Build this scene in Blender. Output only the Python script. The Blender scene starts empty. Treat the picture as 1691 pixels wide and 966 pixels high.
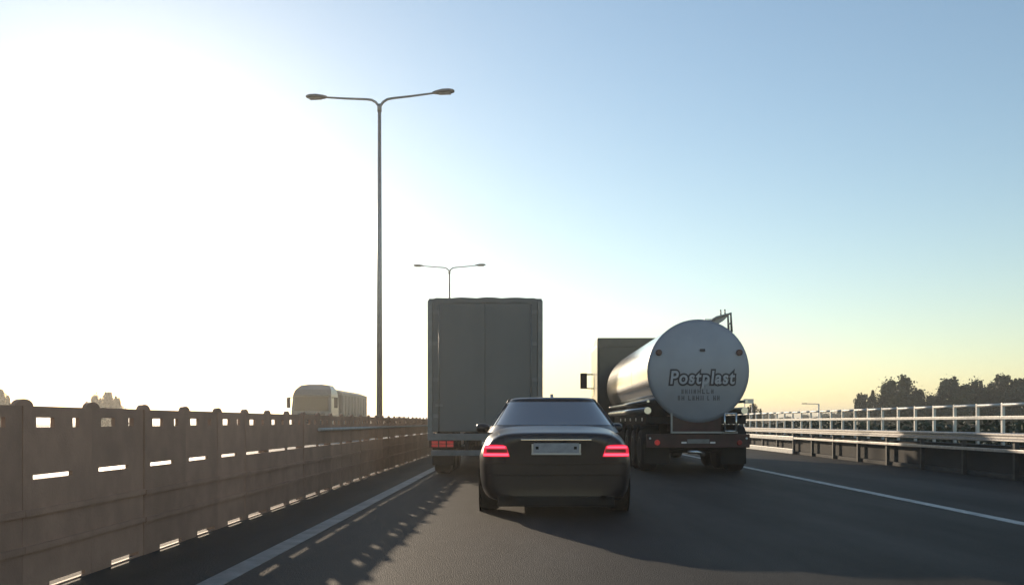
import bpy, bmesh, math, random
from mathutils import Vector, Matrix, noise
R = math.radians
rnd = random.Random(7)
sc = bpy.context.scene
C = sc.collection

# ------------------------------------------------------------ camera
CAM_H = 1.2
F_PX = 1450.0                       # focal length in pixels of the 1691 px wide photograph
cd = bpy.data.cameras.new('camera'); cam = bpy.data.objects.new('camera', cd); C.objects.link(cam)
cam.location = (0, 0, CAM_H); cam.rotation_euler = (R(90), 0, 0)
cd.sensor_fit = 'HORIZONTAL'; cd.sensor_width = 36.0
cd.lens = 36.0 * F_PX / 1691.0
cd.shift_x = (845.5 - 866.0) / 1691.0
cd.shift_y = (697.0 - 483.0) / 1691.0
cd.clip_start = 0.1; cd.clip_end = 9000
sc.camera = cam

# ------------------------------------------------------------ sky, sun, exposure
SUN_AZ, SUN_EL = R(24.0), R(13.5)   # azimuth to the left of the view direction (+Y), elevation
w = bpy.data.worlds.new('World'); sc.world = w; w.use_nodes = True
nt = w.node_tree; nt.nodes.clear()
sky = nt.nodes.new('ShaderNodeTexSky'); sky.sky_type = 'NISHITA'; sky.sun_disc = False
sky.sun_elevation = SUN_EL; sky.sun_rotation = -SUN_AZ
sky.altitude = 0; sky.air_density = 1.22; sky.dust_density = 0.24; sky.ozone_density = 1.8
bg = nt.nodes.new('ShaderNodeBackground'); bg.inputs['Strength'].default_value = 0.10
ow = nt.nodes.new('ShaderNodeOutputWorld')
nt.links.new(sky.outputs[0], bg.inputs[0]); nt.links.new(bg.outputs[0], ow.inputs[0])
sd = bpy.data.lights.new('sun', 'SUN'); sd.energy = 2.5; sd.angle = R(0.6); sd.color = (1.0, 0.80, 0.58)
sun = bpy.data.objects.new('sun', sd); C.objects.link(sun)
to_sun = Vector((-math.sin(SUN_AZ) * math.cos(SUN_EL), math.cos(SUN_AZ) * math.cos(SUN_EL), math.sin(SUN_EL)))
sun.rotation_euler = to_sun.to_track_quat('Z', 'Y').to_euler()
sun.location = (-30, 60, 40)
vs = sc.view_settings
vs.view_transform = 'Standard'; vs.look = 'None'; vs.gamma = 1.0; vs.use_curve_mapping = False
vs.exposure = 0.7
sc.cycles.max_bounces = 6; sc.cycles.diffuse_bounces = 3; sc.cycles.glossy_bounces = 3
sc.cycles.volume_bounces = 0; sc.cycles.transparent_max_bounces = 8
sc.cycles.use_denoising = True
HAZE_DENSITY = 0.0013
HAZE_ANISO = 0.60

# ------------------------------------------------------------ materials
MATS = {}
def mat(name, col, rough=0.6, metal=0.0, var=0.15, scale=6.0, bump=0.0, bscale=60.0, coat=0.0, spec=0.5,
        emit=None, estr=0.0, stretch=None, rand=0.0, tracks=False, dirt=0.0, dirtcol=(0.06, 0.05, 0.04)):
    m = bpy.data.materials.new(name); m.use_nodes = True
    n = m.node_tree.nodes; l = m.node_tree.links; b = n['Principled BSDF']
    tc = n.new('ShaderNodeTexCoord'); mp = n.new('ShaderNodeMapping')
    l.new(tc.outputs['Object'], mp.inputs[0])
    if stretch: mp.inputs['Scale'].default_value = stretch
    if rand > 0:
        oi = n.new('ShaderNodeObjectInfo'); ml = n.new('ShaderNodeMath'); ml.operation = 'MULTIPLY'; ml.inputs[1].default_value = 57.0
        l.new(oi.outputs['Random'], ml.inputs[0]); l.new(ml.outputs[0], mp.inputs['Location'])
    nz = n.new('ShaderNodeTexNoise'); nz.inputs['Scale'].default_value = scale; nz.inputs['Detail'].default_value = 6
    l.new(mp.outputs[0], nz.inputs['Vector'])
    rp = n.new('ShaderNodeValToRGB'); rp.color_ramp.elements[0].position = 0.3; rp.color_ramp.elements[1].position = 0.7
    a = tuple(max(0, c * (1 - var)) for c in col) + (1,); z = tuple(min(1, c * (1 + var)) for c in col) + (1,)
    rp.color_ramp.elements[0].color = a; rp.color_ramp.elements[1].color = z
    l.new(nz.outputs[0], rp.inputs[0])
    out = rp.outputs[0]
    if dirt > 0:
        n2 = n.new('ShaderNodeTexNoise'); n2.inputs['Scale'].default_value = scale * 0.35; n2.inputs['Detail'].default_value = 8
        n2.inputs['Roughness'].default_value = 0.7
        l.new(mp.outputs[0], n2.inputs['Vector'])
        r2 = n.new('ShaderNodeValToRGB'); r2.color_ramp.elements[0].position = 0.45; r2.color_ramp.elements[1].position = 0.7
        r2.color_ramp.elements[0].color = (0, 0, 0, 1); r2.color_ramp.elements[1].color = (dirt, dirt, dirt, 1)
        l.new(n2.outputs[0], r2.inputs[0])
        mx = n.new('ShaderNodeMix'); mx.data_type = 'RGBA'
        l.new(r2.outputs[0], mx.inputs[0]); l.new(out, mx.inputs[6]); mx.inputs[7].default_value = dirtcol + (1,)
        out = mx.outputs[2]
    if rand > 0:
        hv = n.new('ShaderNodeHueSaturation'); mr_ = n.new('ShaderNodeMapRange')
        mr_.inputs['To Min'].default_value = 1 - rand; mr_.inputs['To Max'].default_value = 1 + rand
        l.new(oi.outputs['Random'], mr_.inputs['Value']); l.new(mr_.outputs[0], hv.inputs['Value']); l.new(out, hv.inputs['Color'])
        out = hv.outputs[0]
    if tracks:                                  # wheel paths polished and oil-darkened along each lane, patchy across their length
        sx = n.new('ShaderNodeSeparateXYZ'); l.new(tc.outputs['Object'], sx.inputs[0])
        wv = n.new('ShaderNodeMath'); wv.operation = 'MULTIPLY_ADD'; wv.inputs[1].default_value = 2 * math.pi / 1.9; wv.inputs[2].default_value = 1.1
        l.new(sx.outputs['X'], wv.inputs[0])
        sn = n.new('ShaderNodeMath'); sn.operation = 'SINE'; l.new(wv.outputs[0], sn.inputs[0])
        n3 = n.new('ShaderNodeTexNoise'); n3.inputs['Scale'].default_value = 0.5; n3.inputs['Detail'].default_value = 7; n3.inputs['Roughness'].default_value = 0.65
        m3 = n.new('ShaderNodeMapping'); m3.inputs['Scale'].default_value = (1.3, 0.35, 1); l.new(tc.outputs['Object'], m3.inputs[0]); l.new(m3.outputs[0], n3.inputs['Vector'])
        ad = n.new('ShaderNodeMath'); ad.operation = 'MULTIPLY_ADD'; ad.inputs[1].default_value = 0.10; l.new(sn.outputs[0], ad.inputs[0]); l.new(n3.outputs[0], ad.inputs[2])
        mq = n.new('ShaderNodeMapRange'); mq.inputs['From Min'].default_value = 0.3; mq.inputs['From Max'].default_value = 0.7
        mq.inputs['To Min'].default_value = 0.5; mq.inputs['To Max'].default_value = 1.6; l.new(ad.outputs[0], mq.inputs['Value'])
        h3 = n.new('ShaderNodeHueSaturation'); l.new(mq.outputs[0], h3.inputs['Value']); l.new(out, h3.inputs['Color']); out = h3.outputs[0]
    l.new(out, b.inputs['Base Color'])
    b.inputs['Roughness'].default_value = rough; b.inputs['Metallic'].default_value = metal
    b.inputs['Specular IOR Level'].default_value = spec
    b.inputs['Coat Weight'].default_value = coat; b.inputs['Coat Roughness'].default_value = 0.04
    if bump > 0:
        nb = n.new('ShaderNodeTexNoise'); nb.inputs['Scale'].default_value = bscale; nb.inputs['Detail'].default_value = 4
        l.new(mp.outputs[0], nb.inputs['Vector'])
        bp = n.new('ShaderNodeBump'); bp.inputs['Strength'].default_value = bump; bp.inputs['Distance'].default_value = 0.02
        l.new(nb.outputs[0], bp.inputs['Height']); l.new(bp.outputs[0], b.inputs['Normal'])
    if emit:
        b.inputs['Emission Color'].default_value = emit + (1,); b.inputs['Emission Strength'].default_value = estr
    MATS[name] = m
    return m

mat('asphalt', (0.024, 0.0215, 0.0195), rough=0.75, var=0.28, scale=1.2, bump=0.5, bscale=90, stretch=(1.6, 0.22, 1), dirt=0.5, dirtcol=(0.042, 0.039, 0.035), spec=0.16, tracks=True)
mat('asphalt_old', (0.075, 0.07, 0.062), rough=0.6, var=0.2, scale=1.0, bump=0.4, bscale=80, stretch=(1.5, 0.25, 1))
mat('line_paint', (0.42, 0.405, 0.38), rough=0.6, var=0.25, scale=9, dirt=0.7, dirtcol=(0.10, 0.095, 0.09), bump=0.2)
mat('line_dull', (0.17, 0.163, 0.15), rough=0.6, var=0.35, scale=5, dirt=0.8, dirtcol=(0.09, 0.085, 0.08), bump=0.2)  # duller, more mottled paint than the other lines
mat('grass', (0.05, 0.06, 0.022), rough=0.9, var=0.5, scale=0.4, bump=0.6, bscale=8)
mat('gravel', (0.13, 0.115, 0.095), rough=0.9, var=0.4, scale=6, bump=0.8, bscale=40)
mat('concrete', (0.27, 0.26, 0.24), rough=0.8, var=0.2, scale=3, bump=0.3, bscale=50, dirt=0.6, dirtcol=(0.12, 0.11, 0.1))
mat('plinth_shade', (0.035, 0.032, 0.03), rough=0.85, var=0.35, scale=2, bump=0.3, bscale=30, stretch=(1, 0.3, 1))  # near-black: shade below the guard rail beam put into the colour
mat('kerb_shaded', (0.05, 0.047, 0.045), rough=0.8, var=0.25, scale=3, bump=0.3, bscale=50)  # kerb darkened to carry the shade at the barrier foot
mat('veiled_rust_steel', (0.42, 0.235, 0.155), rough=0.65, var=0.12, scale=4, bump=0.3, bscale=70, dirt=0.45, dirtcol=(0.22, 0.125, 0.085), stretch=(1, 1, 0.8), rand=0.13)  # rust brown lightened to carry the warm glare veil
mat('galvanised', (0.46, 0.45, 0.44), rough=0.5, metal=0.6, var=0.15, scale=14, dirt=0.35, dirtcol=(0.25, 0.22, 0.19))
mat('post_shaded', (0.07, 0.065, 0.06), rough=0.6, metal=0.3, var=0.3, scale=8)  # guard rail posts darkened, shade below the beam in their colour
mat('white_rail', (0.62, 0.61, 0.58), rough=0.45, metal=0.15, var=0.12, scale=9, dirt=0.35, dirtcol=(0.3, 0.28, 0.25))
mat('lamp_steel', (0.30, 0.30, 0.30), rough=0.5, metal=0.7, var=0.12, scale=8)
mat('lamp_head', (0.16, 0.165, 0.17), rough=0.45, metal=0.3, var=0.1)
mat('lamp_glass', (0.35, 0.35, 0.33), rough=0.2, var=0.05)
mat('car_paint', (0.014, 0.0135, 0.019), rough=0.36, metal=0.6, var=0.08, coat=0.5, spec=0.3)
MATS['car_paint'].node_tree.nodes['Principled BSDF'].inputs['Coat Roughness'].default_value = 0.16
mat('car_glass', (0.02, 0.02, 0.03), rough=0.06, var=0.05, spec=0.9, coat=0.8)
mat('chrome', (0.75, 0.75, 0.76), rough=0.12, metal=1.0, var=0.03)
mat('black_plastic', (0.008, 0.008, 0.008), rough=0.65, var=0.2, spec=0.25)
mat('rubber', (0.012, 0.012, 0.012), rough=0.8, var=0.2, scale=20, bump=0.2)
mat('wheel_dark', (0.05, 0.048, 0.045), rough=0.6, metal=0.3, var=0.2)
mat('alloy', (0.4, 0.4, 0.42), rough=0.3, metal=0.9, var=0.08)
mat('brake_red', (0.35, 0.004, 0.02), rough=0.25, var=0.05, emit=(1.0, 0.015, 0.06), estr=0.42)
mat('brake_bar', (0.5, 0.02, 0.05), rough=0.25, var=0.05, emit=(1.0, 0.06, 0.12), estr=1.5)
mat('lens_red', (0.25, 0.006, 0.012), rough=0.2, var=0.1, coat=0.5)
mat('lens_dark', (0.05, 0.008, 0.012), rough=0.35, var=0.1)
mat('lens_dim', (0.22, 0.012, 0.012), rough=0.3, var=0.1, emit=(1.0, 0.05, 0.05), estr=0.11)
mat('plate', (0.30, 0.30, 0.32), rough=0.5, var=0.15, scale=18)
mat('plate_frame', (0.45, 0.45, 0.46), rough=0.3, metal=0.6, var=0.05)
mat('tarpaulin', (0.118, 0.125, 0.128), rough=0.55, var=0.14, scale=0.8, bump=0.25, bscale=2.5, dirt=0.4, dirtcol=(0.17, 0.168, 0.16), stretch=(1, 1, 0.35))
mat('trailer_frame', (0.16, 0.165, 0.17), rough=0.45, metal=0.3, var=0.15)
mat('chassis', (0.018, 0.017, 0.017), rough=0.8, var=0.3, scale=4, spec=0.2)
mat('chassis_red', (0.05, 0.014, 0.011), rough=0.6, var=0.3, scale=4, dirt=0.5, dirtcol=(0.03, 0.024, 0.02))
mat('tank_steel', (0.74, 0.74, 0.73), rough=0.16, metal=0.9, var=0.06, scale=2.0, bump=0.04, bscale=1.2)
mat('tank_end', (0.27, 0.295, 0.35), rough=0.42, metal=0.25, var=0.07, scale=1.6, dirt=0.35, dirtcol=(0.17, 0.175, 0.19))
mat('steel', (0.62, 0.62, 0.62), rough=0.25, metal=0.9, var=0.08)
mat('print_dark', (0.012, 0.014, 0.03), rough=0.5, var=0.1)
mat('print_light', (0.40, 0.42, 0.47), rough=0.5, var=0.08)
mat('print_faded', (0.09, 0.09, 0.11), rough=0.6, var=0.2, scale=12)
mat('cab_dark', (0.020, 0.022, 0.022), rough=0.4, var=0.2, coat=0.3)
mat('cab_pale', (0.115, 0.11, 0.098), rough=0.4, var=0.1, coat=0.3)
mat('truck_glass', (0.03, 0.032, 0.035), rough=0.1, var=0.05)
mat('tipper_body', (0.11, 0.10, 0.09), rough=0.5, var=0.15, scale=2)
mat('tipper_cover', (0.20, 0.19, 0.17), rough=0.6, var=0.15, scale=2)
mat('bark', (0.06, 0.045, 0.032), rough=0.9, var=0.3, bump=0.6, bscale=20)
mat('leaf_a', (0.045, 0.060, 0.022), rough=0.7, var=0.4, scale=2.0)
mat('leaf_b', (0.058, 0.066, 0.026), rough=0.7, var=0.4, scale=2.0)
mat('leaf_c', (0.036, 0.052, 0.024), rough=0.7, var=0.4, scale=2.0)
mat('sign_back', (0.5, 0.5, 0.48), rough=0.4, metal=0.3, var=0.08)
mat('lamp_white', (0.7, 0.7, 0.68), rough=0.3, var=0.05)

# ------------------------------------------------------------ helpers
class MB:
    def __init__(s): s.bm = bmesh.new()
    def box(s, x0, x1, y0, y1, z0, z1, bev=0.0):
        r = bmesh.ops.create_cube(s.bm, size=1.0)
        M = Matrix.Translation(((x0 + x1) / 2, (y0 + y1) / 2, (z0 + z1) / 2)) @ Matrix.Diagonal((abs(x1 - x0), abs(y1 - y0), abs(z1 - z0), 1))
        bmesh.ops.transform(s.bm, matrix=M, verts=r['verts'])
        if bev > 0:
            es = list({e for v in r['verts'] for e in v.link_edges})
            bmesh.ops.bevel(s.bm, geom=es, offset=bev, segments=2, affect='EDGES', profile=0.7)
        return s
    def tube(s, pts, rad, n=8, caps=True):
        pts = [Vector(p) for p in pts]; rads = rad if isinstance(rad, (list, tuple)) else [rad] * len(pts)
        rings = []; up = None
        for i, p in enumerate(pts):
            d = (pts[min(i + 1, len(pts) - 1)] - pts[max(i - 1, 0)]).normalized()
            if up is None: up = Vector((0, 0, 1)) if abs(d.z) < 0.9 else Vector((1, 0, 0))
            a = d.cross(up).normalized(); b = a.cross(d).normalized(); up = b
            rings.append([s.bm.verts.new(p + (a * math.cos(2 * math.pi * k / n) + b * math.sin(2 * math.pi * k / n)) * rads[i]) for k in range(n)])
        for A, B in zip(rings, rings[1:]):
            for k in range(n):
                f = s.bm.faces.new((A[k], A[(k + 1) % n], B[(k + 1) % n], B[k])); f.smooth = True
        if caps:
            s.bm.faces.new(rings[0][::-1]); s.bm.faces.new(rings[-1])
        return s
    def prism(s, poly, axis, a0, a1):          # polygon in the two other axes, extruded along axis
        def P(u, v, t):
            return {'x': (t, u, v), 'y': (u, t, v), 'z': (u, v, t)}[axis]
        A = [s.bm.verts.new(P(u, v, a0)) for u, v in poly]; B = [s.bm.verts.new(P(u, v, a1)) for u, v in poly]
        n = len(poly)
        s.bm.faces.new(A); s.bm.faces.new(B[::-1])
        for k in range(n): s.bm.faces.new((A[k], B[k], B[(k + 1) % n], A[(k + 1) % n]))
        return s
    def lathe(s, prof, axis, c, n=28):         # prof: (offset along axis, radius)
        rings = []
        for o, r in prof:
            ring = []
            for k in range(n):
                q = 2 * math.pi * k / n; u, v = r * math.cos(q), r * math.sin(q)
                p = {'x': (o, u, v), 'y': (u, o, v), 'z': (u, v, o)}[axis]
                ring.append(s.bm.verts.new(Vector(p) + Vector(c)))
            rings.append(ring)
        for A, B in zip(rings, rings[1:]):
            for k in range(n):
                f = s.bm.faces.new((A[k], A[(k + 1) % n], B[(k + 1) % n], B[k])); f.smooth = True
        s.bm.faces.new(rings[0][::-1]); s.bm.faces.new(rings[-1])
        return s
    def loft(s, rings, cap0=True, cap1=True, smooth=True):
        V = [[s.bm.verts.new(p) for p in r] for r in rings]; n = len(V[0])
        for A, B in zip(V, V[1:]):
            for k in range(n):
                f = s.bm.faces.new((A[k], A[(k + 1) % n], B[(k + 1) % n], B[k])); f.smooth = smooth
        if cap0: s.bm.faces.new(V[0][::-1])
        if cap1: s.bm.faces.new(V[-1])
        return s
    def grid(s, rows, smooth=True):
        V = [[s.bm.verts.new(p) for p in r] for r in rows]
        for A, B in zip(V, V[1:]):
            for k in range(len(A) - 1):
                f = s.bm.faces.new((A[k], A[k + 1], B[k + 1], B[k])); f.smooth = smooth
        return s
    def mesh(s, name, m):
        bmesh.ops.recalc_face_normals(s.bm, faces=s.bm.faces[:])
        me = bpy.data.meshes.new(name); s.bm.to_mesh(me); s.bm.free()
        me.materials.append(MATS[m]); return me
    def build(s, name, m, parent=None, loc=None):
        return link(name, s.mesh(name, m), parent, loc)

def link(name, me, parent=None, loc=None, rot=None):
    o = bpy.data.objects.new(name, me); C.objects.link(o)
    if parent: o.parent = parent
    if loc is not None: o.location = loc
    if rot is not None: o.rotation_euler = rot
    return o
def tag(o, label=None, cat=None, group=None, kind=None):
    if label: o['label'] = label
    if cat: o['category'] = cat
    if group: o['group'] = group
    if kind: o['kind'] = kind
    return o
def empty(name, loc, rz=0.0):
    o = bpy.data.objects.new(name, None); C.objects.link(o); o.location = loc; o.rotation_euler = (0, 0, rz); return o
def subsurf(o, lv=2):
    m = o.modifiers.new('sub', 'SUBSURF'); m.levels = lv; m.render_levels = lv
def px(x, y, D):                               # photograph pixel at depth D -> world point (used for surveying positions)
    return Vector(((x - 866) * D / F_PX, D, CAM_H - (y - 697) * D / F_PX))

# ------------------------------------------------------------ ground and roads
GZ = -0.45
g = MB(); g.bm.faces.new([g.bm.verts.new(p) for p in ((-3000, -60, GZ), (3000, -60, GZ), (3000, 4000, GZ), (-3000, 4000, GZ))])
tag(g.build('ground', 'grass'), kind='structure')

ROAD_END = 900
road = MB().box(-3.62, 10.75, -25, ROAD_END, -0.6, 0.0).build('carriageway', 'asphalt'); tag(road, kind='structure')
MB().box(-2.42, -2.22, -25, 260, 0.001, 0.006).build('edge_line', 'line_dull', road)
MB().box(5.80, 5.98, -25, 260, 0.001, 0.006).build('edge_line', 'line_paint', road)
dash_me = MB().box(-0.07, 0.07, 0, 4.0, 0.001, 0.006).mesh('lane_dash', 'line_paint')
for k in range(-2, 16): link('lane_dash', dash_me, road, (1.62, 14.2 + k * 12.0, 0))
MB().box(10.22, 10.62, -25, 300, -0.1, 0.10, 0.02).build('kerb', 'kerb_shaded', road)
med = MB().box(-5.9, -3.66, -25, ROAD_END, -0.6, -0.10).build('median_strip', 'gravel'); tag(med, kind='structure')
opp = MB().box(-17.6, -5.94, -25, ROAD_END, -0.6, 0.0).build('opposite_carriageway', 'asphalt_old'); tag(opp, kind='structure')
for x in (-6.6, -17.0): MB().box(x - 0.1, x + 0.1, -25, 260, 0.001, 0.006).build('edge_line', 'line_paint', opp)
for k in range(-2, 16): link('lane_dash', dash_me, opp, (-11.6, 9 + k * 12.0, 0))

# ------------------------------------------------------------ median barrier on the left: rusty steel panels with slots
PX, PER = -3.46, 0.96
def panel_mesh(wide):
    t0, t1 = -0.015, 0.015
    s0, s1 = (0.03, 0.93) if wide else (0.12, 0.66)
    b0, b1 = (0.12, 0.88) if wide else (0.34, 0.86)
    m = MB(); e = 0.004
    m.box(t0, t1, 0, PER - e, -0.12, 0.012)
    m.box(t0, t1, 0, b0, 0.012, 0.05); m.box(t0, t1, b1, PER - e, 0.012, 0.05)        # drain slot between the feet
    m.box(t0, t1, 0, PER - e, 0.05, 0.80)
    m.box(t0, t1, 0, s0, 0.80, 0.832); m.box(t0, t1, s1, PER - e, 0.80, 0.832)        # upper slot
    m.box(t0, t1, 0, PER - e, 0.832, 1.165)
    m.box(t0, t1, 0, 0.16, 1.165, 1.235); m.box(t0, t1, 0.40, 0.66, 1.165, 1.235); m.box(t0, t1, 0.76, PER - e, 1.165, 1.235)   # windows
    m.box(t0, t1, 0, PER - e, 1.235, 1.315)
    m.box(t1, t1 + 0.022, 0, PER - e, 0.30, 0.345); m.box(t1, t1 + 0.022, 0, PER - e, 0.55, 0.595)   # pressed ribs
    return m.mesh('panel', 'veiled_rust_steel')
bar = empty('median_barrier', (PX, 0, 0)); tag(bar, 'long brown steel median barrier with slots along the left lane', 'barrier')
near_me, far_me = panel_mesh(False), panel_mesh(True)
cap_me = MB().prism([(-0.11, 0.0)] + [(-0.11 * math.cos(math.pi * k / 10), 0.048 * math.sin(math.pi * k / 10)) for k in range(1, 10)] + [(0.11, 0.0)], 'x', -0.016, 0.016).mesh('post_cap', 'veiled_rust_steel')
post_me = MB().box(-0.10, -0.02, -0.04, 0.04, -0.1, 1.30).mesh('post', 'veiled_rust_steel')
NMOD = 150
for k in range(-4, NMOD):
    y = 0.27 + k * PER
    link('panel', near_me if y < 10.5 else far_me, bar, (rnd.uniform(-0.004, 0.004), y, rnd.uniform(-0.004, 0.004)), (0, rnd.uniform(-0.006, 0.006), rnd.uniform(-0.003, 0.003)))
    if k % 2 == 0: link('post', post_me, bar, (0, y - 0.002, 0))
    link('post_cap', cap_me, bar, (0, y + 0.02, 1.313))
MB().tube([(0.07, 14.5, 1.08), (0.07, 140, 1.08)], 0.028, 8).build('hand_rail', 'galvanised', bar)
for k in range(40):
    link('bracket', bpy.data.meshes.get('bracket') or MB().box(0.015, 0.07, -0.02, 0.02, 1.05, 1.10).mesh('bracket', 'galvanised'), bar, (0, 14.8 + k * 2.79, 0))

# ------------------------------------------------------------ right side: guard rail and parapet railing
MB().box(10.30, 10.56, -25, 300, 0.10, 0.70, 0.02).build('shade_plinth', 'plinth_shade', road)  # added wall, its near-black colour stands for shade below the beam
gr = empty('guard_rail', (10.12, 0, 0)); tag(gr, 'corrugated steel guard rail with two beams along the right shoulder', 'guard rail')
def wbeam(L):
    prof = [(0.0, 0.155), (-0.075, 0.125), (-0.075, 0.075), (0.0, 0.03), (0.0, -0.03), (-0.075, -0.075), (-0.075, -0.125), (0.0, -0.155)]
    prof = [(x * 0.7, z * 0.62) for x, z in prof]
    full = prof + [(x + 0.012, z) for x, z in prof[::-1]]
    return MB().prism(full, 'y', 0, L)
wb = wbeam(4.27).mesh('beam', 'galvanised')
low = MB().box(-0.03, 0.03, 0, 4.27, -0.035, 0.035, 0.01).mesh('lower_beam', 'galvanised')
gp = MB().box(0.012, 0.10, -0.04, 0.04, 0.0, 1.0).mesh('post', 'post_shaded')
foot = MB().box(0.0, 0.05, 0, 4.27, -0.10, 0.09, 0.02).mesh('sunlit_strip', 'white_rail')  # bright strip for the sunlit stretch alone, sunlight put into the colour
lit_low = MB().box(-0.04, 0.03, 0, 4.27, -0.09, 0.075, 0.02).mesh('lower_beam', 'white_rail')  # white copy of the lower beam, painted as its sunlit stretch
for k in range(-3, 32):
    y = 3.0 + k * 4.28
    link('beam', wb, gr, (0, y, 0.88), (0, 0, 0))
    link('lower_beam', lit_low if 30 < y < 42 else low, gr, (0.0, y, 0.60)); (link('sunlit_strip', foot, gr, (-0.06, y, 0.11)) if 30 < y < 42 else None)
    for q in (0.2, 2.34): link('post', gp, gr, (0, y + q, 0))
pr = empty('parapet_railing', (10.42, 0, 0.70)); tag(pr, 'pale painted bridge railing with close posts behind the right guard rail', 'railing')
pp = MB().box(-0.03, 0.03, -0.035, 0.035, 0, 0.92, 0.006).mesh('post', 'white_rail')
tr = MB().tube([(0, 0.0, 0), (0, 1.03, 0)], 0.034, 8).mesh('top_rail', 'white_rail')
mr = MB().box(-0.02, 0.02, 0, 1.065, -0.035, 0.035, 0.006).mesh('middle_rail', 'white_rail')
for k in range(-6, 132):
    y = 2.0 + k * 1.07
    link('post', pp, pr, (0, y, 0), (rnd.uniform(-0.004, 0.004), 0, 0))
    link('top_rail', tr, pr, (0, y + 0.036, 0.88), (rnd.uniform(-0.006, 0.002), 0, 0))
    link('middle_rail', mr, pr, (-0.052, y, 0.60))
    if k % 2 == 0: pass

# ------------------------------------------------------------ street lamps
def lamp(label, loc, rz, h=11.85):
    t = empty('street_lamp', loc, rz); tag(t, label, 'street lamp', 'double armed motorway lamps in the median')
    MB().tube([(0, 0, 0), (0, 0, 0.5 * h), (0, 0, h - 0.25)], [0.105, 0.082, 0.055], 14).build('pole', 'lamp_steel', t)
    MB().box(-0.2, 0.2, -0.2, 0.2, 0.0, 0.03).build('base_plate', 'lamp_steel', t)
    MB().tube([(0, 0, h - 0.35), (0, 0, h - 0.1)], 0.075, 12).build('collar', 'lamp_steel', t)
    for s in (-1, 1):
        pts = [(0, 0, h - 0.3)]
        for q in (0.25, 0.5, 0.75, 1.0): pts.append((s * 0.42 * (1 - math.cos(q * math.pi / 2)), 0, h - 0.3 + 0.38 * math.sin(q * math.pi / 2)))
        pts += [(s * 1.1, 0, h + 0.13), (s * 1.85, 0, h + 0.20)]
        MB().tube(pts, [0.045, 0.045, 0.043, 0.04, 0.038, 0.034, 0.03], 10).build('arm', 'lamp_steel', t)
        rings = []
        for q, wd, hh in ((0.0, 0.05, 0.045), (0.12, 0.10, 0.075), (0.34, 0.16, 0.10), (0.56, 0.15, 0.09), (0.68, 0.10, 0.06), (0.72, 0.04, 0.03)):
            rings.append([Vector((s * (1.78 + q), wd * math.cos(a), h + 0.20 + 0.05 * q + hh * max(-0.35, math.sin(a)))) for a in [2 * math.pi * k / 14 for k in range(14)]])
        hd = MB().loft(rings).build('lamp_head', 'lamp_head', t)
        MB().box(s * 1.98, s * 2.38, -0.09, 0.09, h + 0.155, h + 0.185, 0.005).build('lens', 'lamp_glass', hd)
    return t
lamp('tall double armed grey street lamp standing near, behind the left barrier', (-4.77, 28.9, -0.10), -R(6))
lamp('farther double armed street lamp rising above the box trailer', (-5.16, 60.4, -0.10), -R(3))

# ------------------------------------------------------------ wheels
def wheel(parent, c, rad, wid, rim_mat='alloy', outer=1, dual=False, spokes=5):
    w_ = wid / 2
    t = MB().lathe([(-w_, rad * 0.62), (-w_, rad * 0.90), (-w_ * 0.75, rad * 0.985), (-w_ * 0.3, rad), (w_ * 0.3, rad), (w_ * 0.75, rad * 0.985), (w_, rad * 0.90), (w_, rad * 0.62)], 'x', (0, 0, 0), 32).build('tyre', 'rubber', parent, c)
    o = outer * (w_ + 0.004)
    m = MB().lathe([(o - outer * 0.03, rad * 0.63), (o, rad * 0.63), (o, rad * 0.55), (o - outer * 0.05, rad * 0.52), (o - outer * 0.05, rad * 0.2), (o - outer * 0.005, rad * 0.16), (o - outer * 0.005, 0.01)], 'x', (0, 0, 0), 28)
    m.build('rim', rim_mat, t)
    return t

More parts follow.
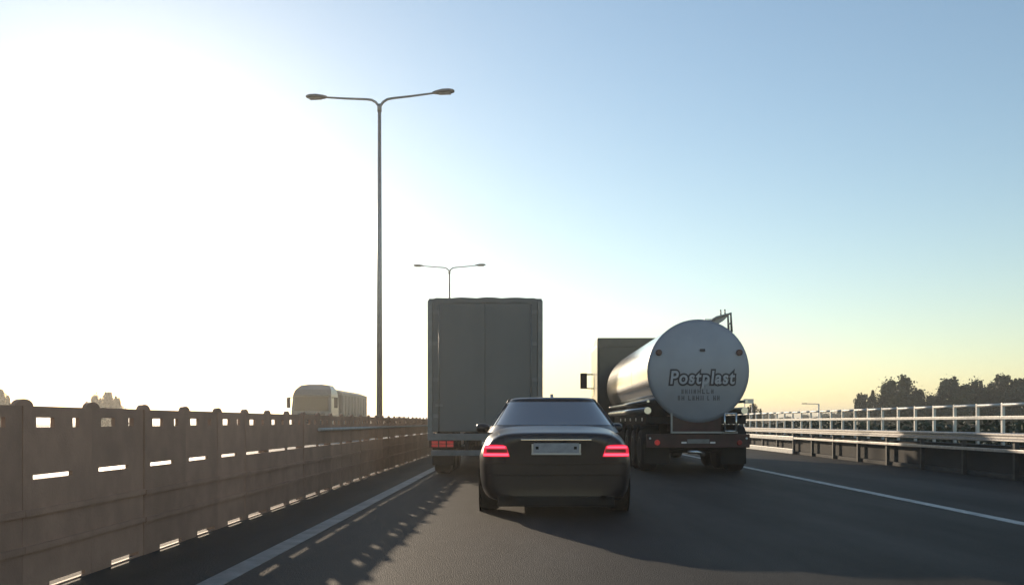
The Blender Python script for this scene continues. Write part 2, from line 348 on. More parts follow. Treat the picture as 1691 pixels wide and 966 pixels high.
# ------------------------------------------------------------ the dark saloon car
def sedan(loc):
    t = empty('saloon_car', loc); tag(t, 'dark saloon car with lit red brake lights right behind the box trailer', 'car')
    def ring(y, zb, wb, wm, zm, wt, zt, zc):
        half = [(0, zb), (wb * 0.6, zb), (wb, zb + 0.02), (wm - 0.02, zb + 0.15), (wm, zm), (wm - 0.015, zm + 0.13), (wt + 0.03, zt - 0.19), (wt - 0.02, zt - 0.065), (wt - 0.12, zt - 0.004), (wt * 0.72, zt + (zc - zt) * 0.8), (wt * 0.35, zc), (0, zc)]
        pts = [Vector((x, y, z)) for x, z in half]
        pts += [Vector((-x, y, z)) for x, z in half[-2:0:-1]]
        return pts
    S = [(0.015, .30, .55, .58, .60, .52, .82, .86), (0.0, .22, .66, .76, .58, .70, .93, .975), (0.02, .19, .72, .82, .60, .765, .985, 1.02), (0.07, .175, .78, .875, .64, .81, 1.01, 1.045),
         (0.28, .17, .82, .93, .66, .85, 1.02, 1.075), (0.60, .18, .82, .95, .66, .87, 1.05, 1.13), (0.85, .18, .82, .955, .66, .875, 1.05, 1.12), (1.5, .22, .82, .945, .66, .88, 1.03, 1.08), (2.4, .21, .82, .945, .64, .89, 1.0, 1.05),
         (3.5, .21, .82, .945, .64, .88, .96, 1.02), (4.2, .22, .82, .94, .62, .84, .88, .95), (4.7, .25, .78, .91, .58, .76, .78, .84), (4.98, .3, .66, .82, .54, .64, .70, .74), (5.06, .38, .5, .6, .54, .5, .62, .65)]
    b = MB().loft([ring(*s) for s in S]).build('body', 'car_paint', t); subsurf(b, 2)
    # greenhouse as a function so that the glass follows it
    def G(u, v, off=0.0):
        # u: angle round the cabin (0 = rear centre), v: 0 belt .. 1 roof edge
        a = 0.872 - 0.235 * v - 0.02 * v * v; yr = 0.52 + 0.98 * v - 0.05 * v * v; yf = 3.78 - 1.05 * v
        yc, bb = (yr + yf) / 2, (yf - yr) / 2
        c, s = math.cos(u), math.sin(u); n = 0.36
        x = (a + off) * math.copysign(abs(s) ** n, s); y = yc - (bb + off) * math.copysign(abs(c) ** n, c)
        # bowed rear and front
        y += (0.10 if c > 0 else -0.12) * (abs(x) / a) ** 2 * (1 if abs(c) ** n > 0.7 else 0.0)
        return Vector((x, y, 1.03 + 0.435 * v + off * 0.3))
    N = 64
    rings = [[G(2 * math.pi * k / N, v) for k in range(N)] for v in (0, .2, .4, .6, .8, 1.0)]
    top = rings[-1]; cc = Vector((0, 2.13, 0))
    for q in (15, 35, 55, 75, 90):
        s_, c_ = math.sin(R(q)), 1 - math.cos(R(q))
        rings.append([Vector((p.x * (1 - 0.30 * c_), cc.y + (p.y - cc.y) * (1 - 0.28 * c_), p.z + 0.052 * s_)) for p in top])
    for f in (0.5, 0.12):
        rings.append([Vector((p.x * f, cc.y + (p.y - cc.y) * f, p.z + 0.012 * (1 - f))) for p in rings[10]])
    MB().loft(rings, cap0=False).build('cabin', 'car_paint', t)
    def patch(name, u0, u1, v0, v1, nu=16, nv=6, off=0.006, m='car_glass'):
        rows = [[G(u0 + (u1 - u0) * i / nu, v0 + (v1 - v0) * j / nv, off) for i in range(nu + 1)] for j in range(nv + 1)]
        return MB().grid(rows).build(name, m, t)
    def ux(fx):                               # angle on the rear face whose |x|/a is fx
        return math.asin(min(1, fx) ** (1 / 0.36))
    rw = patch('rear_window', -ux(0.91), ux(0.91), 0.22, 0.95, 20, 6)
    for sgn in (-1, 1):
        um = sgn * math.pi / 2
        patch('side_window', um - 0.55, um - 0.02, 0.20, 0.93)
        patch('side_window', um + 0.03, um + 0.62, 0.20, 0.93)
    patch('windscreen', math.pi - ux(0.9), math.pi + ux(0.9), 0.15, 0.95, 20, 6)
    # tail lamps: housing + two lit bars each
    def bend(o):
        for v in o.data.vertices:
            q = max(0.0, abs(v.co.x) - 0.60) / 0.26
            v.co.y += 0.035 * q * q
        return o
    for s in (-1, 1):
        hs = bend(MB().prism([(s * 0.555, 0.745), (s * 0.595, 0.872), (s * 0.64, 0.888), (s * 0.72, 0.892), (s * 0.80, 0.89), (s * 0.85, 0.88), (s * 0.868, 0.84), (s * 0.872, 0.745), (s * 0.80, 0.745), (s * 0.72, 0.745), (s * 0.62, 0.745)], 'y', -0.012, 0.14).build('tail_lamp', 'brake_red', t))
        def strip(x0, x1, z0, z1, y0, nm, mt):
            xs = [x0 + (x1 - x0) * k / 6 for k in range(7)]
            bend(MB().prism([(s * x, z0) for x in xs] + [(s * x, z1) for x in xs[::-1]], 'y', y0, 0.0).build(nm, mt, hs))
        strip(0.61, 0.845, 0.850, 0.872, -0.026, 'lit_bar', 'brake_bar')
        strip(0.57, 0.866, 0.757, 0.783, -0.026, 'lit_bar', 'brake_bar')
        strip(0.585, 0.83, 0.795, 0.838, -0.022, 'dark_band', 'lens_red')
        # reflector, exhaust, wheels, mirror, handle
        MB().lathe([(0, 0.05), (0.1, 0.05), (0.1, 0.04), (0.0, 0.04)], 'y', (s * 0.56, 0.0, 0.23), 18).build('exhaust_pipe', 'black_plastic', t)
        for y in (1.02, 4.12):
            wheel(t, (s * 0.83, y, 0.335), 0.335, 0.25, 'alloy', s)
            MB().lathe([(0, 0.40), (s * 0.012, 0.40), (s * 0.012, 0.345), (0, 0.345)], 'x', (s * 0.944, y, 0.345), 28).build('wheel_arch', 'black_plastic', t)
        mi = MB().loft([[Vector((s * (0.90 + dx), 3.05 + dy * wv, 1.075 + hv * math.sin(a) * 0.075)) for a, dy in [(2 * math.pi * k / 12, 0.09 * math.cos(2 * math.pi * k / 12)) for k in range(12)]] for dx, wv, hv in ((0, .4, .4), (0.04, .8, .8), (0.10, 1, 1), (0.17, 1, 1), (0.21, .6, .7))]).build('wing_mirror', 'car_paint', t)
        MB().box(s * 0.935, s * 0.962, 1.75, 1.95, 0.86, 0.885, 0.006).build('door_handle', 'chrome', t)
        MB().box(s * 0.935, s * 0.962, 2.75, 2.95, 0.86, 0.885, 0.006).build('door_handle', 'chrome', t)
        MB().box(s * 0.60, s * 0.86, 4.88, 4.99, 0.60, 0.70, 0.02).build('headlight', 'lamp_glass', t)
    pl = MB().box(-0.27, 0.27, -0.022, 0.02, 0.79, 0.91, 0.004).build('number_plate', 'plate', t)
    MB().box(-0.295, 0.295, -0.032, 0.02, 0.768, 0.789, 0.003).build('plate_frame', 'plate_frame', pl)
    for s in (-1, 1):
        MB().box(s * 0.272, s * 0.293, -0.030, 0.02, 0.789, 0.90, 0.003).build('plate_frame', 'plate_frame', pl)
        MB().box(s * 0.21, s * 0.245, -0.026, -0.018, 0.835, 0.87, 0.003).build('plate_bolt', 'black_plastic', pl)
    MB().box(-0.42, 0.42, -0.020, 0.02, 0.942, 0.958, 0.004).build('chrome_strip', 'chrome', t)
    MB().box(-0.70, 0.70, 0.004, 0.06, 0.135, 0.27, 0.02).build('diffuser', 'black_plastic', t)
    from mathutils.bvhtree import BVHTree
    bpy.context.view_layer.update()
    dg = bpy.context.evaluated_depsgraph_get(); ev = b.evaluated_get(dg); em = ev.to_mesh()
    bvh = BVHTree.FromPolygons([v.co.copy() for v in em.vertices], [tuple(p.vertices) for p in em.polygons]); ev.to_mesh_clear()
    def seam(name, pts, rad=0.0045):
        q = []
        for x, z in pts:
            h_ = bvh.ray_cast(Vector((x, -1, z)), Vector((0, 1, 0)))
            if h_[0] is not None and h_[0].y < 0.6: q.append(h_[0] + Vector((0, -0.001, 0)))
        if len(q) > 2: MB().tube(q, rad, 6).build(name, 'black_plastic', t)
    seam('bumper_seam', [(-0.84 + 1.68 * k / 40, 0.665 - 0.02 * math.cos(math.pi * (k - 20) / 40)) for k in range(41)])
    for s in (-1, 1): seam('boot_seam', [(s * (0.60 + 0.10 * max(0, (z_ - 0.9) / 0.14)), z_) for z_ in [0.66 + 0.37 * k / 16 for k in range(17)]])
    seam('bumper_crease', [(-0.80 + 1.6 * k / 40, 0.52) for k in range(41)], 0.006)
    MB().prism([(1.60, 1.505), (1.78, 1.565), (1.83, 1.565), (1.82, 1.505)], 'x', -0.02, 0.02).build('roof_aerial', 'car_paint', t)
    return t
car = sedan((0.40, 11.05, 0.0)); car.scale = (1.055, 1.02, 1.03)

# ------------------------------------------------------------ box trailer in front
def box_truck(loc):
    t = empty('box_truck', loc); tag(t, 'articulated lorry with a tall dark grey box trailer seen from behind', 'truck')
    Wd, L, H0, H1 = 1.275, 13.6, 0.98, 4.0
    # body: slightly wavy roof edge of the tarpaulin
    nx, rows = 14, []
    m = MB(); m.box(-Wd + 0.02, Wd - 0.02, 0.03, L, H0, H1 - 0.06, 0.02)
    m.build('body', 'tarpaulin', t)
    tp = []
    for j in range(28):
        y = 0.0 + j * (L - 0.02) / 27
        tp.append([Vector((-Wd + 0.005 + (2 * Wd - 0.01) * i / nx, y, H1 - 0.055 + 0.014 * math.sin(i * 1.9 + j * .9) * math.sin(math.pi * i / nx) + 0.012 * math.sin(math.pi * i / nx) + (-0.0 if 0 < i < nx else -0.05))) for i in range(nx + 1)])
    m = MB(); m.grid(tp)
    # hanging hem
    m.grid([tp[0], [p + Vector((0, -0.006, -0.11)) for p in tp[0]]]); m.grid([[r[0] for r in tp], [r[0] + Vector((-0.006, 0, -0.13)) for r in tp]]); m.grid([[r[-1] for r in tp], [r[-1] + Vector((0.006, 0, -0.13)) for r in tp]])
    m.build('roof_cover', 'tarpaulin', t)
    for s in (-1, 1):
        MB().box(s * (Wd - 0.11), s * Wd, -0.02, 0.08, H0 - 0.05, H1 - 0.12, 0.012).build('corner_post', 'trailer_frame', t)
        d = MB().box(s * 0.004, s * (Wd - 0.125), -0.004, 0.03, H0 + 0.02, H1 - 0.17, 0.006).build('rear_door', 'tarpaulin', t)
        MB().tube([(s * 1.02, -0.022, H0 + 0.03), (s * 1.02, -0.022, H1 - 0.2)], 0.014, 8).build('lock_rod', 'trailer_frame', d)
        MB().box(s * 0.94, s * 1.10, -0.035, -0.012, 1.55, 1.60, 0.004).build('door_handle', 'trailer_frame', d)
        for z in (1.3, 2.1, 2.9, 3.6):
            MB().box(s * (Wd - 0.24), s * (Wd - 0.115), -0.014, 0.0, z, z + 0.08, 0.004).build('hinge', 'trailer_frame', d)
    MB().box(-Wd, Wd, -0.03, 0.05, 0.80, H0 - 0.03, 0.01).build('rear_beam', 'trailer_frame', t)
    for s in (-1, 1):
        lb = MB().box(s * 0.66, s * 1.24, -0.05, 0.02, 0.64, 0.80, 0.01).build('lamp_cluster', 'chassis', t)
        for k in range(3):
            x0 = s * (0.70 + 0.17 * k)
            c_ = MB().box(x0, x0 + s * 0.14, -0.064, -0.04, 0.655, 0.715, 0.008).build('lamp_cell', 'lens_dim', lb)
            MB().box(x0, x0 + s * 0.14, -0.064, -0.04, 0.728, 0.786, 0.008).build('lamp_cell', 'lens_dim', lb)
    MB().box(-1.2, 1.2, -0.02, 0.08, 0.46, 0.58, 0.01).build('bumper_bar', 'trailer_frame', t)
    for s in (-1, 1): MB().box(s * 0.45, s * 0.37, 0.0, 0.9, 0.5, 0.85).build('bumper_bracket', 'chassis', t)
    for s in (-1, 1):
        MB().box(s * 0.50, s * 0.38, 0.3, L - 0.5, 0.70, 0.96).build('chassis_rail', 'chassis', t)
        MB().box(s * 0.75, s * 1.23, 0.62, 0.64, 0.22, 0.75).build('mud_flap', 'black_plastic', t)
        for y in (1.35, 2.65, 3.95): wheel(t, (s * 1.04, y, 0.5), 0.5, 0.38, 'steel', s)
        MB().box(s * 1.22, s * 1.24, 4.7, 10.3, 0.45, 0.85).build('side_guard', 'trailer_frame', t)
        for y in (11.9, 15.9): wheel(t, (s * 1.04, y, 0.5), 0.5, 0.36, 'steel', s)
    for y in (1.35, 2.65, 3.95): MB().tube([(-0.9, y, 0.5), (0.9, y, 0.5)], 0.07, 10).build('axle', 'chassis', t)
    MB().box(-1.2, 1.2, 14.1, 16.3, 0.7, 3.7, 0.12).build('cab', 'cab_pale', t)
    MB().box(-0.45, 0.45, 10.9, 16.2, 0.6, 0.95).build('tractor_frame', 'chassis', t)
    return t
box_truck((-0.87, 19.45, 0))

# ------------------------------------------------------------ tanker lorry on the right
def text_mesh(body, size, depth, off, shear, m, sx=1.0):
    cu = bpy.data.curves.new('txt', 'FONT'); cu.body = body; cu.size = size; cu.extrude = depth; cu.offset = off; cu.shear = shear
    cu.align_x = 'CENTER'; cu.align_y = 'CENTER'; cu.space_character = 1.13
    o = bpy.data.objects.new('txt', cu); C.objects.link(o)
    dg = bpy.context.evaluated_depsgraph_get(); me = bpy.data.meshes.new_from_object(o.evaluated_get(dg))
    bpy.data.objects.remove(o); me.materials.clear(); me.materials.append(MATS[m])
    for v in me.vertices: v.co.x *= sx
    return me
def tanker(loc):
    t = empty('tanker_truck', loc); tag(t, 'tanker lorry with a polished round steel tank and lettering on its end', 'truck')
    r, zc, L = 1.2, 2.41, 10.4
    n = 64
    def tr_(y, rr, dz=0.0): return [Vector((rr * math.cos(2 * math.pi * k / n), y, zc + dz + rr * 1.015 * math.sin(2 * math.pi * k / n))) for k in range(n)]
    MB().loft([tr_(0.07, r - 0.012), tr_(0.12, r - 0.012), tr_(3.4, r - 0.012), tr_(6.8, r - 0.012), tr_(L, r - 0.012), tr_(L + 0.2, r * 0.85), tr_(L + 0.26, r * 0.4)]).build('tank', 'tank_steel', t)
    for y in (3.3, 6.7): MB().loft([tr_(y, r - 0.004), tr_(y + 0.09, r - 0.004)], False, False).build('tank_band', 'tank_steel', t)
    # dished rear end with rim
    rings = [tr_(0.075, r), tr_(-0.01, r), tr_(-0.02, r - 0.035)]
    for f in (0.965, 0.92, 0.84, 0.7, 0.5, 0.3, 0.12): rings.append(tr_(-0.025 - 0.13 * (1 - (f / 0.97) ** 2), r * f))
    end = MB().loft(rings, cap0=False).build('tank_end', 'tank_end', t)
    def endy(x, z): return -0.025 - 0.13 * (1 - (math.hypot(x, (z - zc) / 1.015) / (r * 0.97)) ** 2)
    def put_text(me, name, x, z, lift):
        for v in me.vertices:
            X, Z = x + v.co.x, z + v.co.y
            v.co = Vector((X, endy(X, Z) - lift - v.co.z, Z))
        return link(name, me, end)
    def dense(me):
        bm = bmesh.new(); bm.from_mesh(me); bmesh.ops.triangulate(bm, faces=bm.faces[:])
        es = [e for e in bm.edges if e.calc_length() > 0.12]
        bmesh.ops.subdivide_edges(bm, edges=es, cuts=3); bm.to_mesh(me); bm.free(); return me
    put_text(dense(text_mesh('Postplast', 0.43, 0.006, 0.050, 0.12, 'print_dark', 0.85)), 'lettering_outline', 0.06, 2.235, 0.006)
    put_text(dense(text_mesh('Postplast', 0.43, 0.006, 0.008, 0.12, 'print_light', 0.85)), 'lettering', 0.06, 2.235, 0.016)
    # two lines of small faded lettering that cannot be read in the photograph: strokes only
    for (zz, x0, x1, hh) in ((1.87, -0.42, 0.42, 0.105), (1.715, -0.50, 0.50, 0.115)):
        x = x0
        m = MB()
        while x < x1:
            q = rnd.random(); wd = rnd.uniform(0.045, 0.075)
            def st(a, b, c, d):
                m.prism([(a, c), (b, c), (b, d), (a, d)], 'y', endy((a + b) / 2, (c + d) / 2) - 0.006, endy((a + b) / 2, (c + d) / 2) + 0.02)
            st(x, x + 0.02, zz, zz + hh)
            if q > 0.3: st(x + wd - 0.02, x + wd, zz, zz + hh)
            if q > 0.5: st(x + 0.02, x + wd - 0.02, zz + hh * 0.4, zz + hh * 0.58)
            if q < 0.3: st(x + 0.02, x + wd, zz, zz + 0.022)
            x += wd + (0.035 if rnd.random() < 0.82 else 0.09)
        tag(m.build('small_lettering', 'print_faded', end), kind='stuff')
    for x, z in ((-0.945, 2.84), (0.955, 2.84)):
        lm = MB().lathe([(-0.05, 0.055), (-0.045, 0.072), (0.06, 0.078)], 'y', (x, endy(x, z) - 0.01, z), 18).build('marker_lamp', 'lens_dark', end)
    MB().box(0.01, 0.13, endy(0.07, 2.88) - 0.03, endy(0.07, 2.88) + 0.02, 2.86, 2.92, 0.01).build('marker_plate', 'print_dark', end)
    # top walkway and folded hand rail at the right shoulder, and the ladder
    MB().box(0.18, 0.62, 0.15, 8.5, zc + r + 0.02, zc + r + 0.05).build('walkway', 'steel', t)
    hr = MB(); 
    hr.tube([(0.30, 0.05, zc + 1.17), (0.44, 0.05, zc + 1.27), (0.78, 0.05, zc + 1.37), (0.80, 0.05, zc + 0.92)], 0.03, 8)
    hr.tube([(0.30, 0.35, zc + 1.17), (0.44, 0.35, zc + 1.27), (0.78, 0.35, zc + 1.37), (0.80, 0.35, zc + 0.92)], 0.03, 8)
    hr.tube([(0.78, 0.05, zc + 1.37), (0.78, 0.35, zc + 1.37)], 0.022, 8); hr.tube([(0.79, 0.05, zc + 1.14), (0.79, 0.35, zc + 1.14)], 0.018, 8)
    hr.build('hand_rail', 'lamp_steel', t)
    MB().prism([(0.30, zc + 1.13), (0.42, zc + 1.25), (0.76, zc + 1.345), (0.62, zc + 1.20), (0.46, zc + 1.10)], 'y', 0.10, 0.30).build('ladder_platform', 'lamp_steel', t)
    MB().tube([(0.58, 0.2, zc + 1.30), (0.57, 0.2, zc + 1.47)], 0.018, 8).build('vent_pipe', 'lamp_steel', t)
    MB().tube([(0.68, 0.2, zc + 1.33), (0.67, 0.2, zc + 1.48)], 0.018, 8).build('vent_pipe', 'lamp_steel', t)
    # ladder bottom frame on the right of the tail
    ld = MB()
    for x in (0.60, 0.87): ld.tube([(x, -0.10, 0.98), (x, -0.10, 1.42)], 0.022, 8)
    for z in (0.99, 1.40): ld.tube([(0.60, -0.10, z), (0.87, -0.10, z)], 0.022, 8)
    ld.build('ladder', 'steel', t)
    # tail cabinet under the tank
    MB().box(-0.62, 0.55, 0.0, 0.8, 0.98, 1.36, 0.02).build('tail_cabinet', 'chassis_red', t)
    fr = MB(); fr.box(-0.66, -0.62, -0.06, 0.0, 0.94, 1.42); fr.box(-0.62, 0.92, -0.06, 0.0, 0.94, 0.98)
    fr.build('tail_frame', 'lamp_steel', t)
    MB().box(-1.22, 1.22, 0.0, 0.12, 0.60, 0.92, 0.02).build('bumper', 'chassis_red', t)
    MB().box(-0.26, 0.26, -0.02, 0.0, 0.70, 0.80, 0.004).build('number_plate', 'trailer_frame', t)
    for s in (-1, 1):
        MB().lathe([(-0.035, 0.05), (-0.03, 0.062), (0.02, 0.065)], 'y', (s * 0.97, 0.0, 0.72), 18).build('tail_lamp', 'lens_dim' if s < 0 else 'lens_red', t)
        MB().lathe([(-0.03, 0.022), (0.02, 0.028)], 'y', (s * 1.14, 0.0, 0.82), 12).build('marker_lamp', 'lamp_white', t)
        MB().box(s * 0.40, s * 0.28, -0.012, 0.0, 0.70, 0.74).build('plate_lamp', 'lamp_white', t)
        MB().box(s * 0.62, s * 1.22, 0.35, 0.37, 0.20, 0.75).build('mud_flap', 'black_plastic', t)
        MB().box(s * 0.50, s * 0.38, 0.1, 14.0, 0.80, 1.16).build('chassis_rail', 'chassis', t)
        for y in (1.0, 2.35, 3.7): wheel(t, (s * 1.06, y, 0.52), 0.52, 0.40, 'wheel_dark', s)
        for y in (9.3, 13.4): wheel(t, (s * 1.06, y, 0.52), 0.52, 0.36, 'steel', s)
        # mudguards
        for y in (1.0, 2.35, 3.7):
            pts = [(y + 0.62 * math.cos(R(a)), 0.52 + 0.62 * math.sin(R(a))) for a in range(15, 166, 15)]
            q = [(a, b) for a, b in pts] + [(y + (a - y) * 0.97, 0.52 + (b - 0.52) * 0.97) for a, b in pts[::-1]]
            MB().prism(q, 'x', s * 0.82, s * 1.27).build('mudguard', 'black_plastic', t)
        # long pipes along the flank
        MB().tube([(s * 1.16, 0.25, 1.48), (s * 1.16, L - 1.2, 1.48)], 0.085, 12).build('hose_tube', 'steel', t)
        MB().tube([(s * 1.17, 0.12, 1.70), (s * 1.17, L - 1.0, 1.70)], 0.035, 10).build('side_rail', 'steel', t)
        for k in range(5):
            MB().lathe([(0, 0.045), (s * 0.03, 0.04)], 'x', (s * 1.19, 0.9 + k * 1.2, 1.27), 14).build('side_marker', 'lamp_white', t)
        MB().box(s * 1.10, s * 1.20, 0.3, 7.6, 1.16, 1.37).build('side_skirt', 'chassis', t)
        MB().box(s * 1.18, s * 1.22, 4.6, 8.0, 0.5, 0.95).build('side_guard', 'chassis', t)
    MB().box(-1.1, 1.1, 0.3, 8.6, 1.17, 1.33).build('subframe', 'chassis', t)
    for y in (1.0, 2.35, 3.7, 9.3): MB().tube([(-0.9, y, 0.52), (0.9, y, 0.52)], 0.08, 10).build('axle', 'chassis', t)
    MB().tube([(-0.25, 0.0, 0.50), (-0.05, -0.05, 0.50), (0.15, 0.1, 0.45)], 0.05, 10).build('outlet_pipe', 'steel', t)
    # tractor: tall dark sleeper cab
    cx = -0.2
    cab = MB().box(cx - 1.27, cx + 1.27, 11.3, 13.9, 1.0, 4.05, 0.10).build('cab', 'cab_dark', t)
    MB().prism([(11.26, 3.95), (11.26, 4.27), (12.4, 4.27), (13.5, 4.0)], 'x', cx - 1.24, cx + 1.24).build('roof_deflector', 'cab_dark', t)
    for s in (-1, 1):
        MB().box(cx + s * 1.24, cx + s * 1.28, 10.95, 11.35, 1.2, 4.2, 0.01).build('side_deflector', 'cab_dark', t)
        ma = MB().tube([(cx + s * 1.25, 13.3, 3.05), (cx + s * 1.62, 13.35, 3.05)], 0.025, 8)
        ma.tube([(cx + s * 1.25, 13.3, 2.50), (cx + s * 1.60, 13.35, 2.52)], 0.02, 8); ma.build('mirror_arm', 'black_plastic', t)
        MB().box(cx + s * 1.48, cx + s * 1.74, 13.3, 13.44, 2.50, 3.10, 0.03).build('wing_mirror', 'black_plastic', t)
        MB().box(cx + s * 1.272, cx + s * 1.28, 12.6, 13.5, 2.2, 3.0).build('side_window', 'truck_glass', t)
    MB().box(-0.5, 0.5, 8.5, 13.9, 0.6, 1.0).build('tractor_frame', 'chassis', t)
    return t
tanker((4.11, 20.75, 0))

# ------------------------------------------------------------ oncoming tipper lorry beyond the median
def tipper(loc):
    t = empty('oncoming_truck', loc); tag(t, 'pale oncoming lorry with a long tipper trailer beyond the left barrier', 'truck')
    # faces -Y (towards the camera)
    cab = MB(); cab.loft([[Vector((sx * wv, yv, zv)) for sx, yv in ((-1, y0), (1, y0), (1, 2.2), (-1, 2.2))] for zv, wv, y0 in ((0.45, 1.22, 0.02), (1.3, 1.25, 0.0), (2.0, 1.25, 0.06), (2.95, 1.2, 0.22))], smooth=False)
    cab.build('cab', 'cab_pale', t)
    MB().loft([[Vector((sx * wv, yv, zv)) for sx, yv in ((-1, y0), (1, y0), (1, 2.15), (-1, 2.15))] for zv, wv, y0 in ((2.955, 1.2, 0.24), (3.25, 1.13, 0.5), (3.55, 0.9, 1.0), (3.62, 0.4, 1.2))], smooth=False).build('roof_fairing', 'cab_pale', t)
    MB().prism([(-1.08, 1.92), (1.08, 1.92), (1.02, 2.78), (-1.02, 2.78)], 'y', -0.02, 0.09).build('windscreen', 'truck_glass', t)
    MB().box(-1.12, 1.12, -0.05, 0.22, 2.82, 2.94, 0.02).build('sun_visor', 'cab_pale', t)
    MB().box(-0.85, 0.85, -0.04, 0.02, 1.0, 1.75, 0.02).build('grille', 'chassis', t)
    MB().box(-1.25, 1.25, -0.10, 0.10, 0.40, 0.85, 0.04).build('bumper', 'cab_pale', t)
    for s in (-1, 1):
        MB().box(s * 0.85, s * 1.18, -0.13, 0.0, 0.55, 0.75, 0.02).build('headlight', 'lamp_glass', t)
        MB().tube([(s * 1.2, 0.3, 2.75), (s * 1.5, 0.25, 2.75)], 0.025, 6).build('mirror_arm', 'black_plastic', t)
        MB().box(s * 1.38, s * 1.60, 0.2, 0.32, 2.1, 2.75, 0.03).build('wing_mirror', 'black_plastic', t)
        for y in (0.9, 4.2, 8.6, 9.9, 11.2): wheel(t, (s * 1.03, y, 0.5), 0.5, 0.36, 'steel', s)
        MB().box(s * 0.45, s * 0.35, 0.5, 12.0, 0.7, 0.98).build('chassis_rail', 'chassis', t)
    body = MB().loft([[Vector((sx * wv, yv, zv)) for sx, yv in ((-1, 3.0), (1, 3.0), (1, 12.2), (-1, 12.2))] for zv, wv in ((1.05, 1.05), (1.3, 1.25), (3.0, 1.275))], smooth=False).build('tipper_body', 'tipper_body', t)
    MB().prism([(-1.29, 3.0), (-1.29, 3.16), (-0.7, 3.38), (0, 3.44), (0.7, 3.38), (1.29, 3.16), (1.29, 3.0)], 'y', 2.97, 12.25).build('load_cover', 'tipper_cover', t)
    for k in range(9):
        for s in (-1, 1): MB().box(s * 1.25, s * 1.31, 3.2 + k * 1.1, 3.3 + k * 1.1, 1.3, 2.98).build('rib', 'tipper_body', body)
    return t
tipper((-13.35, 55.0, 0))

# ------------------------------------------------------------ trees
def crown_mesh(seed, mname, clumps=26, per=95, leaf=0.17, spiky=0.0):
    clumps = int(clumps * 2.0); per = int(per * 1.7); leaf *= 0.95
    r = random.Random(seed); bm = bmesh.new()
    cl = []
    for _ in range(clumps):
        z = r.uniform(0.0, 1.0) ** 1.15
        wz = math.sin(math.pi * min(1, (z * 0.9 + 0.12))) ** (0.7 + spiky)
        a = r.uniform(0, 2 * math.pi); q = math.sqrt(r.random()) * 0.46 * max(wz, 0.55 if z < 0.4 else 0)
        cl.append((Vector((q * math.cos(a), q * math.sin(a), z * 0.88)), r.uniform(0.08, 0.17)))
    cl += [(Vector((r.uniform(-.08, .08), r.uniform(-.08, .08), r.uniform(.85, 1.0))), 0.07) for _ in range(3)]
    for _ in range(5):
        a = r.uniform(0, 6.28); q = r.uniform(0.05, 0.34); zz = 1.0 - q * 0.6
        cl += [(Vector((q * math.cos(a), q * math.sin(a), zz - 0.16 + 0.055 * k)), 0.075 - 0.014 * k) for k in range(5)]
    for c, rad in cl:
        for _ in range(per):
            d = Vector((r.gauss(0, 1), r.gauss(0, 1), r.gauss(0, 1))).normalized() * rad * r.uniform(0.45, 1.1)
            d.z *= 0.85 + spiky * 0.6
            if r.random() < 0.14: d *= r.uniform(1.1, 1.4); d.z = abs(d.z) * 1.25
            p = c + d; s_ = leaf * 0.14 * r.uniform(0.7, 1.5)
            u = Vector((r.gauss(0, 1), r.gauss(0, 1), r.gauss(0, 0.6))).normalized(); v = u.orthogonal().normalized()
            v = (Matrix.Rotation(r.uniform(0, 6.3), 3, u) @ v)
            vs_ = [bm.verts.new(p + u * s_), bm.verts.new(p + v * s_ * 0.6), bm.verts.new(p - u * s_), bm.verts.new(p - v * s_ * 0.6)]
            bm.faces.new(vs_)
    me = bpy.data.meshes.new('crown'); bm.to_mesh(me); bm.free(); me.materials.append(MATS[mname]); return me
def trunk_mesh(seed):
    r = random.Random(seed); m = MB()
    m.tube([(0, 0, -0.02), (0.01, 0, 0.3), (0.0, 0.015, 0.6), (0, 0, 0.9)], [0.03, 0.022, 0.014, 0.004], 8)
    for k in range(7):
        z = 0.2 + 0.09 * k; a = r.uniform(0, 6.28); l_ = r.uniform(0.18, 0.34) * (1.1 - z * 0.6)
        m.tube([(0, 0, z), (l_ * 0.5 * math.cos(a), l_ * 0.5 * math.sin(a), z + 0.07), (l_ * math.cos(a), l_ * math.sin(a), z + 0.16)], [0.011, 0.007, 0.003], 6)
    return m.mesh('trunk', 'bark')
CR = [crown_mesh(11, 'leaf_a'), crown_mesh(12, 'leaf_b', 24, 100, 0.18, 0.3), crown_mesh(13, 'leaf_c', 30, 90, 0.16, 0.0), crown_mesh(14, 'leaf_a', 22, 100, 0.17, 0.7), crown_mesh(15, 'leaf_c', 28, 90, 0.17, 0.2)]
TK = [trunk_mesh(21), trunk_mesh(22)]
def tree(label, X, Y, ztop, wide, kind, group, z0=GZ):
    t = empty('tree', (X, Y, z0), rnd.uniform(0, 6.28)); tag(t, label, 'tree', group)
    h = ztop - z0
    c = link('crown', CR[kind % 5], t); c.scale = (wide * 0.98, wide * 0.98, h)
    k = link('trunk', TK[kind % 2], t); k.scale = (h * 0.8, h * 0.8, h * 0.95)
    return t
grp = 'trees beyond the right railing'
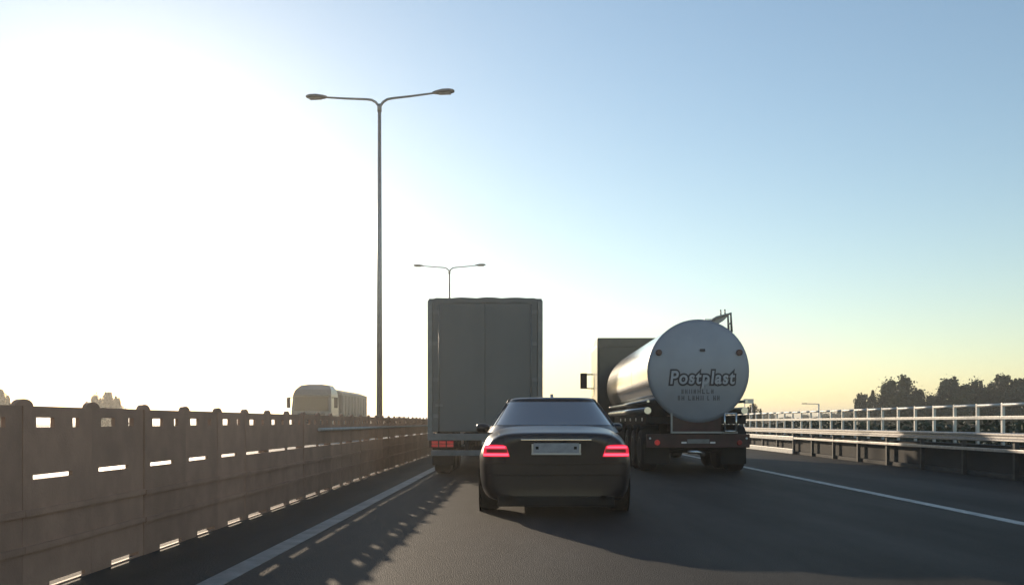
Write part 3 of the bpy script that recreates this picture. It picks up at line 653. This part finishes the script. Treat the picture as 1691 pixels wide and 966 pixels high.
# (px of the crown centre, top px, depth, width m, kind)
right = [(1424, 651, 100, 3.6, 1, 'small thin tree at the left end of the dark row behind the right railing'),
         (1442, 668, 96, 4.0, 0, 'low bushy tree beside the small thin one behind the right railing'),
         (1466, 634, 92, 4.6, 3, 'slim pointed tree left of the two tallest in the row behind the railing'),
         (1494, 623, 92, 5.0, 1, 'tall peaked tree in the left clump behind the right railing'),
         (1480, 648, 90, 6.0, 0, 'broad bushy tree filling the lower left clump behind the railing'),
         (1516, 644, 93, 4.6, 2, 'rounded tree on the right slope of the left clump behind railing'),
         (1540, 655, 95, 4.4, 4, 'short tree in the dip between the two clumps behind the railing'),
         (1570, 626, 92, 5.8, 2, 'large round-topped tree starting the second clump behind the railing'),
         (1590, 640, 90, 5.4, 0, 'mid height tree filling the second clump behind the railing'),
         (1611, 630, 93, 4.2, 4, 'narrow domed tree at the right of the second clump'),
         (1640, 638, 95, 4.6, 3, 'slender tree just right of the narrow domed one'),
         (1656, 620, 92, 4.8, 1, 'tallest spiky tree near the right edge of the picture'),
         (1672, 640, 89, 5.2, 2, 'dense dark tree below the spiky one at right edge'),
         (1694, 628, 92, 6.0, 0, 'tree cut by the right edge of the picture')]
for x, y, D, wd, k, lb in right:
    p = px(x, y, D); tree(lb, p.x, p.y, p.z, wd, k, grp)
for k, (x, y, D) in enumerate(((1735, 630, 92), (1790, 622, 94), (1850, 634, 90))):
    p = px(x, y, D); tree('tree standing past the right end of the row, %s of three' % ('first', 'middle', 'last')[k], p.x, p.y, p.z, 6.0, k, grp)
far = [(1268, 682, 210, 9), (1300, 688, 240, 9), (1332, 686, 230, 8), (1362, 683, 220, 8), (1392, 679, 200, 9), (1410, 676, 180, 9)]
word = ('leftmost', 'second from left', 'third from left', 'fourth from left', 'fifth from left', 'rightmost')
for k, (x, y, D, wd) in enumerate(far):
    p = px(x, y, D); tree('far low tree on the horizon behind the railing, %s of six' % word[k], p.x, p.y, p.z, wd, k + 1, 'far low trees on the horizon')
p = px(1243, 668, 75); tree('round dark tree close to the right edge of the tanker', p.x, p.y, p.z, 2.2, 2, 'single roadside trees')
for (x, y, D, wd, k, lb) in ((158, 657, 110, 4.0, 3, 'small tree above the left barrier, left one of a pair'), (178, 651, 108, 4.4, 0, 'small bushy tree above the left barrier, right one of a pair'),
                             (-4, 645, 100, 4.2, 1, 'tree cut by the left edge of the picture above the barrier')):
    p = px(x, y, D); tree(lb, p.x, p.y, p.z, wd, k, 'trees beyond the opposite road')
leftfar = [(640, 690, 300, 9), (660, 688, 320, 10), (684, 690, 300, 9), (612, 691, 290, 9)]
for k, (x, y, D, wd) in enumerate(leftfar):
    p = px(x, y, D); tree('tiny far tree on the horizon by the street lamp foot, %s' % ('third from left', 'second from right', 'rightmost', 'leftmost')[k], p.x, p.y, p.z, wd, k, 'far trees by the lamp foot')

hm = MB(); y = 13.0; hr_ = random.Random(5)
while y < 125:
    cx, zt, wd = 13.4 + hr_.uniform(-0.4, 0.6), hr_.uniform(1.0, 1.42), hr_.uniform(1.3, 1.7)
    for _ in range(1500):
        d = Vector((hr_.gauss(0, 1), hr_.gauss(0, 1), hr_.gauss(0, 1))).normalized() * hr_.uniform(0.6, 1.05)
        p = Vector((cx + d.x * wd, y + d.y * wd, GZ + (zt - GZ) * (0.5 + 0.5 * d.z))); s_ = hr_.uniform(0.05, 0.13)
        u = Vector((hr_.gauss(0, 1), hr_.gauss(0, 1), hr_.gauss(0, 0.6))).normalized(); v = (Matrix.Rotation(hr_.uniform(0, 6.3), 3, u) @ u.orthogonal().normalized())
        hm.bm.faces.new([hm.bm.verts.new(q) for q in (p + u * s_, p + v * s_ * 0.6, p - u * s_, p - v * s_ * 0.6)])
    y += 1.7 + 0.012 * y
hme = bpy.data.meshes.new('hedge'); hm.bm.to_mesh(hme); hm.bm.free(); hme.materials.append(MATS['leaf_c'])
tag(link('hedge', hme), 'long dark leafy hedge close behind the pale railing', 'hedge', kind='stuff')

# far lamp and sign beyond the right railing
def far_lamp(loc, h):
    t = empty('road_lamp', loc); tag(t, 'distant short single armed lamp post behind the right railing', 'street lamp')
    MB().tube([(0, 0, 0), (0, 0, h)], [0.16, 0.11], 8).build('pole', 'white_rail', t)
    MB().tube([(0, 0, h), (-1.9, 0, h + 0.05)], 0.06, 8).build('arm', 'white_rail', t)
    MB().box(-2.5, -1.8, -0.15, 0.15, h, h + 0.14, 0.03).build('lamp_head', 'lamp_head', t)
p = px(1352, 667, 130); far_lamp((p.x, p.y, GZ), p.z - GZ)
p = px(1236, 661, 72)
t = empty('road_sign', (p.x, p.y, GZ)); tag(t, 'pale rectangular road sign seen just right of the tanker', 'sign')
MB().box(-0.42, 0.42, -0.02, 0.02, p.z - GZ - 0.25, p.z - GZ + 0.12, 0.005).build('panel', 'sign_back', t)
for s in (-1, 1): MB().tube([(s * 0.3, 0.05, 0), (s * 0.3, 0.05, p.z - GZ + 0.05)], 0.035, 8).build('post', 'galvanised', t)

# ------------------------------------------------------------ haze: one closed box of even, pale air
hz = bpy.data.materials.new('haze'); hz.use_nodes = True; n = hz.node_tree.nodes; n.clear()
pv = n.new('ShaderNodeVolumePrincipled'); oo = n.new('ShaderNodeOutputMaterial')
pv.inputs['Color'].default_value = (0.93, 0.91, 0.87, 1); pv.inputs['Density'].default_value = HAZE_DENSITY; pv.inputs['Anisotropy'].default_value = HAZE_ANISO
hz.node_tree.links.new(pv.outputs[0], oo.inputs['Volume'])
MATS['haze'] = hz
if HAZE_DENSITY > 0:
    h = MB().box(-3100, 3100, -90, 4100, GZ - 1.2, 14.0).build('haze', 'haze'); tag(h, 'thin pale morning haze over the whole road', 'haze', kind='stuff')
